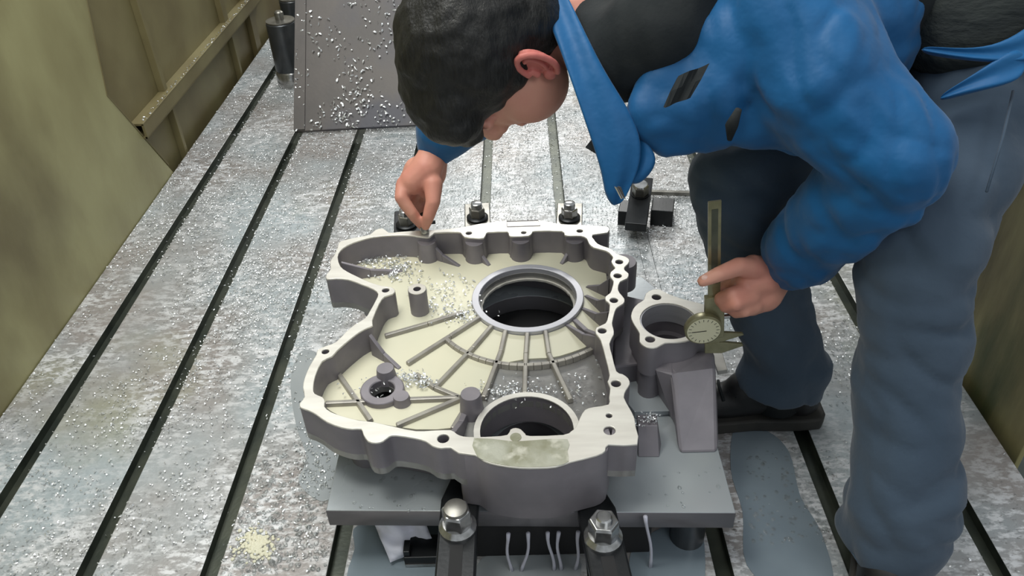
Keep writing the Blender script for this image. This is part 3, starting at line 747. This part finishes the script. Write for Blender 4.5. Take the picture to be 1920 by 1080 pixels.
droplets([(730,910,80,50,26,.003), (1270,900,80,50,14,.003)], ZP, 'coolant droplets on the front of the grey plate')


# ------------------------------------------------------------------ the worker
hipN, hipF = Vector((.79, 1.14, .665)), Vector((.82, 1.32, .665))
kneN, kneF = D(1722, 475, 1.05), D(1384, 345, 1.25)
ankN, ankF = Vector((.628, .72, .10)), Vector((.552, 1.04, .10))
chest, waist, pelv = Vector((.47, 1.10, .745)), Vector((.66, 1.17, .75)), Vector((.82, 1.23, .68))
shN, shF = Vector((.42, .985, .735)), Vector((.28, 1.27, .72))
elN, wrN = D(1690, 298, .95), D(1462, 506, 1.205)
elF, wrF = Vector((.045, 1.42, .57)), D(815, 283, 1.515)
neck = Vector((.25, 1.13, .715))
HC = D(920, 106, 1.09)                                        # centre of the skull
def cambasis(r, u, t): return (r*RGT+u*UPV-t*FWD).normalized()
cr = cambasis(-.83, -.10, .545)                                 # crown
lf = cambasis(.50, -.56, .66); lf = (lf-cr*lf.dot(cr)).normalized()   # left side of the head
fc = lf.cross(cr).normalized()                                # face
def H(f, l, c): return HC+fc*f+lf*l+cr*c
head = join(
    ellipsoid(H(-.012, 0, .03), (fc*.098, lf*.077, cr*.09)), ellipsoid(H(.028, 0, -.035), (fc*.068, lf*.062, cr*.075)),
    ellipsoid(H(.055, 0, -.095), (fc*.032, lf*.034, cr*.024)), cyl(H(.05, 0, -.09), H(-.005, .048, -.06), .024, .022), cyl(H(.05, 0, -.09), H(-.005, -.048, -.06), .024, .022),
    ball(H(-.005, .05, -.06), .022), ellipsoid(H(.024, .044, -.050), (fc*.052, lf*.034, cr*.056)), ellipsoid(H(.024, -.044, -.050), (fc*.052, lf*.034, cr*.056)), ball(H(-.005, -.05, -.06), .022),
    cyl(H(.088, 0, .005), H(.112, 0, -.035), .010, .014), ball(H(.110, 0, -.036), .014), ball(H(.098, .012, -.038), .010), ball(H(.098, -.012, -.038), .010),
    ellipsoid(H(.088, 0, -.068), (fc*.010, lf*.025, cr*.006)), ellipsoid(H(.086, 0, -.076), (fc*.010, lf*.021, cr*.006)),
    ellipsoid(H(.082, .031, .004), (fc*.010, lf*.017, cr*.010)), ellipsoid(H(.082, -.031, .004), (fc*.010, lf*.017, cr*.010)),
    cyl(H(.088, .012, .022), H(.078, .048, .024), .008, .006), cyl(H(.088, -.012, .022), H(.078, -.048, .024), .008, .006),
    chain([(H(-.03, 0, -.02), .062), (H(-.045, 0, -.085), .058), (neck, .06)]))
def handL():
    W = wrN
    palm = [chain([(W, .027), (D(1432, 520, 1.19), .030), (D(1405, 528, 1.185), .026)]), chain([(W, .025), (D(1432, 550, 1.205), .029), (D(1408, 566, 1.20), .022)]),
            chain([(D(1440, 512, 1.19), .024), (D(1412, 500, 1.172), .0185)])]
    thumb = chain([(D(1425, 506, 1.175), .019), (D(1385, 500, 1.150), .0140), (D(1348, 514, 1.138), .0115), (D(1318, 527, 1.138), .0088)])
    f = [chain([(D(1402, 522, 1.18), .0140), (D(1368, 534, 1.215), .0118), (D(1350, 545, 1.225), .0105), (D(1343, 556, 1.20), .0092)]),
         chain([(D(1405, 543, 1.18), .0142), (D(1372, 552, 1.162), .0118), (D(1352, 560, 1.178), .0105), (D(1352, 566, 1.203), .0092)]),
         chain([(D(1408, 560, 1.18), .0138), (D(1380, 569, 1.160), .0115), (D(1360, 574, 1.178), .0100), (D(1362, 577, 1.203), .0088)]),
         chain([(D(1415, 574, 1.185), .0125), (D(1396, 583, 1.172), .0100), (D(1380, 586, 1.185), .0090), (D(1380, 587, 1.205), .0080)])]
    return join(*palm, thumb, *f)
def handR():
    W = wrF
    palm = [chain([(W, .028), (D(800, 318, 1.50), .031), (D(775, 340, 1.50), .026)]), chain([(W, .027), (D(812, 325, 1.52), .026), (D(802, 350, 1.52), .024)]), chain([(D(785, 322, 1.52), .03), (D(764, 345, 1.52), .02)])]
    idx = chain([(D(757, 345, 1.50), .0150), (D(752, 370, 1.49), .0128), (D(772, 398, 1.50), .0110), (D(788, 417, 1.522), .0088)])
    mid = chain([(D(762, 352, 1.52), .0145), (D(757, 380, 1.53), .0122), (D(778, 408, 1.55), .0105), (D(792, 424, 1.55), .0088)])
    rin = chain([(D(776, 352, 1.54), .0140), (D(772, 380, 1.57), .0118), (D(788, 398, 1.59), .0100), (D(800, 392, 1.585), .0088)])
    pin = chain([(D(792, 350, 1.55), .0125), (D(790, 374, 1.59), .0100), (D(801, 388, 1.60), .0085), (D(808, 380, 1.595), .0075)])
    thumb = chain([(D(812, 345, 1.49), .0190), (D(812, 378, 1.485), .0140), (D(804, 404, 1.495), .0120), (D(798, 424, 1.515), .0088)])
    return join(*palm, idx, mid, rin, pin, thumb)
bodyparts = join(head, handL(), handR(),
    chain([(neck, .06), (chest, .10), (waist, .095), (pelv, .105)]), chain([(shF, .05), (chest, .10), (shN, .05)]), chain([(hipF, .08), (pelv, .1), (hipN, .08)]),
    chain([(shN, .048), (elN, .038), (wrN, .026)]), chain([(shF, .048), (elF, .038), (wrF, .027)]),
    chain([(hipN, .075), (kneN, .05), (ankN, .035)]), chain([(hipF, .075), (kneF, .05), (ankF, .035)]),
    chain([(ankN, .033), (ankN+Vector((0, 0, -.03)), .026)]), chain([(ankF, .033), (ankF+Vector((0, 0, -.03)), .026)]))
man = skinned('person', bodyparts, 'skin', .0036, 3, loc=(.6, 1.0, 0))
tag(man, 'person in blue jacket bending over the casting, holding a caliper in one hand', 'person')

# ear: helix, lobe, concha
def ear(sgn, name='ear'):
    e2 = (-fc*.82+lf*sgn*.57).normalized(); out = (lf*sgn*.82+fc*.57).normalized(); e1 = (cr*.96-fc*.28).normalized()
    E0 = H(-.012, sgn*.078, -.014)
    def e(x, y, z=0.): return E0+e2*(x+.014)+e1*y+out*z
    rim = [e(.020*math.cos(a)-.002*math.sin(a), .033*math.sin(a), .004) for a in [math.radians(-75+k*21) for k in range(13)]]
    anti = [e(.008*math.cos(a)-.002, .019*math.sin(a), .001) for a in [math.radians(-60+k*24) for k in range(8)]]
    return join(chain([(p, .0046) for p in rim]), chain([(p, .0034) for p in anti]), ellipsoid(e(0, 0, -.004), (e2*.020, out*.0035, e1*.033)), ellipsoid(e(-.006, -.029, .001), (e2*.009, out*.005, e1*.010)), chain([(e(-.013, -.010, .003), .0050), (e(-.013, -.001, .002), .004)]))
for sg in (1, -1): skinned('ear', ear(sg), 'ear', .0016, 2, man, label='reddened ear' if sg == 1 else None)

# hair: cap over crown, back and sides, with a ragged edge
hp = join(ellipsoid(H(-.020, 0, .042), (fc*.110, lf*.090, cr*.098)), ellipsoid(H(-.055, 0, -.01), (fc*.066, lf*.080, cr*.085)), ellipsoid(H(.045, 0, .070), (fc*.062, lf*.076, cr*.050)),
          ellipsoid(H(.078, .012, .056), (fc*.040, lf*.066, cr*.046)), ellipsoid(H(.098, .004, .030), (fc*.024, lf*.050, cr*.034)),
          ellipsoid(H(-.002, .066, .012), (fc*.030, lf*.016, cr*.035)), ellipsoid(H(-.002, -.066, .012), (fc*.030, lf*.016, cr*.035)))
skinned('hair', hp, 'hair', .005, 3, man, disp=lambda p: .003*noise.noise(p*60)+.004*noise.noise(p*22))

# black sweater (torso, hood and collar), blue jacket over it
sw = join(chain([(neck, .070), (Vector((.33, 1.12, .73)), .115), (chest, .135), (waist, .13), (pelv+Vector((-.05, 0, .02)), .14)]), chain([(shF, .075), (chest, .12)]),
          chain([(D(1120, 60, 1.10), .055), (D(1160, 110, 1.06), .06), (D(1230, 60, 1.03), .07), (D(1270, 0, 1.03), .07)]))
skinned('sweater', sw, 'blackcloth', .008, 8, man, disp=lambda p: .004*noise.noise(Vector((p.x*30, p.y*10, p.z*14))))
fa = (wrN-elN).normalized(); fu, fv, _ = frame(fa)
ua = (elN-shN).normalized(); uu, uv_, _ = frame(ua)
def crease(v): return 1-min(1, abs(v)*2.6)
def folds(p):
    a = (p-elN).length; q = p-elN; s_ = q.dot(fa)
    onfore = 1/(1+math.exp(-s_*45))
    f = .007*noise.noise(Vector((p.x*12, p.y*12, p.z*8)))
    c1 = crease(noise.noise(Vector((q.dot(fa)*21, q.dot(fu)*6, q.dot(fv)*6+3))))
    c2 = crease(noise.noise(Vector((q.dot(ua)*13+9, q.dot(uu)*5, q.dot(uv_)*6))))
    f -= .010*c1*onfore*math.exp(-(a/.24)**2)
    f -= .009*c2*(1-onfore)
    f -= .004*crease(noise.noise(Vector((p.x*26, p.y*12, p.z*17+5))))
    return f
cuff = wrN+(elN-wrN).normalized()*.025
sl = join(chain([(shN+Vector((.03, .03, .02)), .10), (shN.lerp(elN, .5), .088), (elN, .070), (elN.lerp(wrN, .5), .068), (cuff+(elN-wrN)*.14, .062), (cuff, .046)]),
          chain([(D(1480, 20, 1.06), .12), (D(1560, 60, 1.08), .12), (D(1572, 20, 1.10), .088)]),
          chain([(D(1330, 40, 1.04), .055), (D(1250, 150, 1.03), .045), (D(1205, 195, 1.02), .022)]),
          chain([(D(1380, 90, 1.02), .075), (D(1330, 190, 1.02), .055), (D(1230, 235, 1.02), .032), (D(1215, 215, 1.02), .03)]),
          chain([(D(1450, 130, 1.02), .08), (D(1430, 220, 1.03), .052), (D(1345, 245, 1.03), .028), (D(1250, 270, 1.03), .020)]),
          chain([(D(1560, 180, 1.0), .085), (D(1500, 240, 1.02), .045), (D(1440, 250, 1.03), .028)]))
jk = skinned('jacket', sl, 'blue', .0065, 7, man, disp=folds)
cuffF = wrF+(elF-wrF).normalized()*.02
slf = join(chain([(shF, .085), (elF, .068), (elF.lerp(wrF, .5), .068), (elF.lerp(wrF, .6)+Vector((.03, 0, 0)), .062), (cuffF+(elF-wrF)*.10, .056), (cuffF, .044)]))
skinned('far_sleeve', slf, 'blue', .007, 6, man, disp=lambda p: .004*noise.noise(p*24))
obj('cuff', loft([cuff-(elN-wrN).normalized()*.012, cuff, cuff+(elN-wrN).normalized()*.01], [.036, .040, .042], 18), 'blackcloth', man, smooth=True)
obj('cuff', loft([cuffF-(elF-wrF).normalized()*.008, cuffF, cuffF+(elF-wrF).normalized()*.01], [.034, .038, .040], 18), 'blackcloth', man, smooth=True)
# hanging front edge of the open jacket
pl = [(1020,-40,1.06,24), (1048,20,1.04,26), (1075,80,1.02,28), (1105,150,1.01,33), (1135,210,1.01,42), (1160,270,1.01,46), (1166,320,1.02,38), (1158,355,1.03,26), (1155,385,1.04,9)]
path = [D(x, y, d) for x, y, d, w_ in pl]; wid = [w_*d/FL for x, y, d, w_ in pl]
sides = [RGT*.94+UPV*.34-FWD*.1]*7+[RGT*.9+UPV*.3]*2
fl = obj('jacket_front', ribbon(path, wid, sides, .010), 'blue', man, smooth=True)
ss = fl.modifiers.new('s', 'SUBSURF'); ss.levels = ss.render_levels = 2
# inner facing of the other front, joining placket and near panel
pl = [(1150,190,1.04,18), (1165,235,1.03,34), (1195,275,1.03,44), (1195,310,1.03,32), (1180,345,1.035,16)]
f2 = obj('jacket_front', ribbon([D(x, y, d) for x, y, d, w_ in pl], [w_*d/FL for x, y, d, w_ in pl], [RGT*.9-UPV*.4-FWD*.2]*5, .010), 'blue', man, smooth=True)
ss = f2.modifiers.new('s', 'SUBSURF'); ss.levels = ss.render_levels = 2
obj('jacket_lining', ribbon([D(1124, 250, 1.03), D(1112, 276, 1.03), D(1126, 290, 1.03)], [.004, .010, .004], [RGT]*3, .003, 0), 'blackcloth', man)
obj('zip_end', ribbon([D(1158, 350, 1.0), D(1168, 372, 1.005)], [.004, .003], [RGT]*2, .003), 'chrome', man)
obj('jacket_tab', ribbon([D(1300, 132, .945), D(1285, 160, .945), D(1268, 192, .950)], [.019, .018, .016], [RGT*.9+UPV*.35]*3, .008), 'blackcloth', man, label='black tab on the blue jacket')
obj('pocket_zip', loft([D(1385, 205, .93), D(1372, 235, .945), D(1368, 262, .96)], [.004, .008, .003], 8), 'blackcloth', man, smooth=True)
# hem band of the jacket across the seat
pl = [(1725,93,1.0,7), (1790,102,.985,9), (1860,104,.968,14), (1925,88,.958,32), (1985,50,.955,44), (2060,10,.965,46), (2140,-30,1.0,44)]
hb = obj('jacket_hem', ribbon([D(x, y, d) for x, y, d, w_ in pl], [w_*d/FL for x, y, d, w_ in pl], [UPV*.95-RGT*.1]*7, .012), 'blue', man, smooth=True)
ss = hb.modifiers.new('s', 'SUBSURF'); ss.levels = ss.render_levels = 2
pl = [(1760,186,1.0,5), (1810,164,.985,13), (1860,142,.968,24), (1925,112,.958,36)]
hb = obj('jacket_hem', ribbon([D(x, y, d) for x, y, d, w_ in pl], [w_*d/FL for x, y, d, w_ in pl], [UPV*.85-RGT*.1]*4, .012), 'blue', man, smooth=True)
ss = hb.modifiers.new('s', 'SUBSURF'); ss.levels = ss.render_levels = 2
bk = join(chain([(D(1690, -90, 1.10), .09), (D(1800, 40, 1.065), .082), (D(1920, 22, 1.05), .084), (D(2020, -20, 1.06), .085)]))
skinned('shirt_back', bk, 'greycloth', .008, 6, man, disp=lambda p: .005*noise.noise(Vector((p.x*12, p.y*30, p.z*40))))

# trousers
hemN, hemF = ankN+Vector((0, 0, -.035)), ankF+Vector((0, 0, -.02))
def tfold(p):
    lo = max(0, 1-p.z/.36)
    a = .006*noise.noise(Vector((p.x*9, p.y*9, p.z*12)))
    a -= (.005+.006*lo)*crease(noise.noise(Vector((p.x*7, p.y*7, p.z*15+5*p.x+2))))
    a -= .008*crease(noise.noise(Vector((p.x*4+p.z*9, p.y*5, p.z*7-p.x*6))))*(1-lo)
    return a
tr = join(chain([(hipN, .12), (hipN.lerp(kneN, .5), .10), (kneN, .082), (kneN.lerp(ankN, .5), .075), (ankN+Vector((0, 0, .06)), .078)]), cyl(hemN, ankN+Vector((0, 0, .06)), .080, .081, 24),
          chain([(hipF, .12), (hipF.lerp(kneF, .5), .11), (kneF, .085), (kneF.lerp(ankF, .5), .076), (ankF+Vector((0, 0, .06)), .072)]), cyl(hemF, ankF+Vector((0.01, 0, .06)), .077, .074, 24),
          chain([(hipN, .12), (pelv, .14), (hipF, .12)]))
skinned('trousers', tr, 'denim', .0075, 7, man, disp=tfold)
obj('side_seam', loft([D(1900, 170, .98), D(1880, 260, .97), D(1850, 360, .955)], .0018, 5), 'denim', man, smooth=True)

for an in (ankN, ankF): obj('sock', loft([an+Vector((0, 0, h)) for h in (-.06, 0, .05, .10)], [.044, .043, .045, .048], 16), 'blackcloth', man, smooth=True)
def shoe(a, d, sx=0.):
    d = Vector(d).normalized(); s = Vector((-d.y, d.x, 0)); g = Vector((a.x, a.y, 0))
    def q(f, l, z): return g+d*f+s*l+Vector((0, 0, z))
    up = join(chain([(q(-.045, 0, .055), .034), (q(.02, 0, .06), .036), (q(.10, .0, .042), .034), (q(.17, 0, .036), .028)]), chain([(q(-.045, 0, .05), .036), (q(-.03, 0, .105), .042)]), chain([(q(0, 0, .1), .042), (q(.06, 0, .07), .034)]))
    u_ = skinned('shoe', up, 'rubber', .006, 5, man)
    ol = [(-.088,-.02),(-.078,-.036),(-.04,-.040),(.04,-.038),(.12,-.046),(.18,-.036),(.203,-.012),(.203,.012),(.18,.036),(.12,.046),(.04,.038),(-.04,.040),(-.078,.036),(-.088,.02)]
    V, F = prism([tuple(q(x, y, 0).xy) for x, y in ol], .0015, .028)
    obj('sole', (V, F), 'sole', u_, bev=.004)
    for k in range(4): obj('lace', loft([q(.055+k*.022, -.026, .082-k*.007), q(.06+k*.022, 0, .098-k*.009), q(.055+k*.022, .026, .082-k*.007)], .0028, 6), 'blackcloth', u_, smooth=True)
shoe(ankF, (-1, .02, 0)); shoe(ankN, (-.42, -.91, 0))
obj('thumb_nail', ellipsoid(D(1322, 521, 1.1315), (RGT*.0058, UPV*.0042, FWD*.0022)), 'nail', man, smooth=True)
obj('thumb_nail', ellipsoid(D(799, 419, 1.5075), (RGT*.0045, UPV*.0065, FWD*.0022)), 'nail', man, smooth=True)

# ------------------------------------------------------------------ what he holds
cp0 = P(1338, 640, .258); cp1 = D(1340, 377, 1.085); ca = (cp1-cp0).normalized(); cL = (cp1-cp0).length
cs = (RGT-ca*RGT.dot(ca)).normalized(); cn = ca.cross(cs).normalized()
if cn.dot(FWD) > 0: cn = -cn
Mx = Matrix((cs, ca, cn)).transposed()
def C3(x, y, z): return cp0+Mx @ Vector((x, y, z))
def cb(x0, x1, y0, y1, z0, z1):
    return [C3(*p) for p in bx(x0, x1, y0, y1, z0, z1)[0]], BOXF
cal = thing('dial_caliper', 'worn yellowish dial caliper held upright in the left hand at the side lug', 'caliper', tuple(cp0))
obj('beam', cb(-.009, .009, -.005, cL, -.002, .002), 'caliper', cal, bev=.0006)
obj('beam_groove', cb(-.0045, .0045, .12, cL-.012, .0018, .0024), 'scale', cal)
obj('slider', cb(-.014, .015, .012, .095, -.0045, .0055), 'caliper', cal, bev=.001)
def jaw(y, h, name):
    pts = [(-.014, y), (-.014, y+h), (.012, y+h), (.044, y+h*.55), (.046, y+h*.35), (.012, y-.004)]
    V = [C3(x, yy, zz) for zz in (-.0025, .0025) for x, yy in pts]; n_ = len(pts)
    obj(name, (V, [tuple(range(n_))[::-1], tuple(range(n_, 2*n_))]+[(i, (i+1) % n_, n_+(i+1) % n_, n_+i) for i in range(n_)]), 'caliper', cal, bev=.0006)
jaw(-.022, .02, 'fixed_jaw'); jaw(.003, .016, 'sliding_jaw')
dc = C3(-.018, .040, .0055)
obj('dial_case', lathe(dc, [(.026, -.004), (.0285, 0), (.0285, .009), (.0255, .0105)], 36, cn), 'caliper', cal, smooth='auto')
df = obj('dial_face', lathe(dc, [(.0252, .0100), (.0252, .0109)], 36, cn), 'dial', cal, smooth='auto')
obj('needle', ([dc+cn*.0113+Mx @ Vector(p) for p in bx(-.018, .004, -.0006, .0006, -.0002, .0002)[0]], BOXF), 'ink', df)
tk = []
for k in range(20):
    a = 2*math.pi*k/20; R2 = Matrix.Rotation(a, 3, 'Z')
    tk.append(([dc+cn*.0111+Mx @ (R2 @ Vector(p)) for p in bx(.019, .0235, -.0004, .0004, -.0001, .0001)[0]], BOXF))
obj('dial_ticks', join(*tk), 'ink', df)
obj('thumb_roller', cyl(C3(.010, .088, -.006), C3(.010, .088, .008), .007, n=16), 'chrome', cal, smooth='auto')
obj('lock_screw', cyl(C3(.015, .05, 0), C3(.024, .05, 0), .0035, n=12), 'chrome', cal, smooth='auto')

g = P(797, 437, ZT); bt = thing('plug_gauge', 'small dark topped steel plug pinched in the right hand over a bolt hole', 'gauge', (g.x, g.y, ZT))
obj('plug', lathe((g.x, g.y, ZT), [(.0085, .0006), (.0085, .014), (.0075, .016)], 16), 'chrome', bt, smooth='auto')
obj('grip', lathe((g.x, g.y, ZT+.016), [(.0065, 0), (.0065, .026), (.005, .028)], 16), 'black', bt, smooth='auto')
obj('cross_pin', cyl((g.x, g.y, ZT+.022), (g.x+.022, g.y+.004, ZT+.022), .0038, n=10), 'black', bt, smooth='auto')
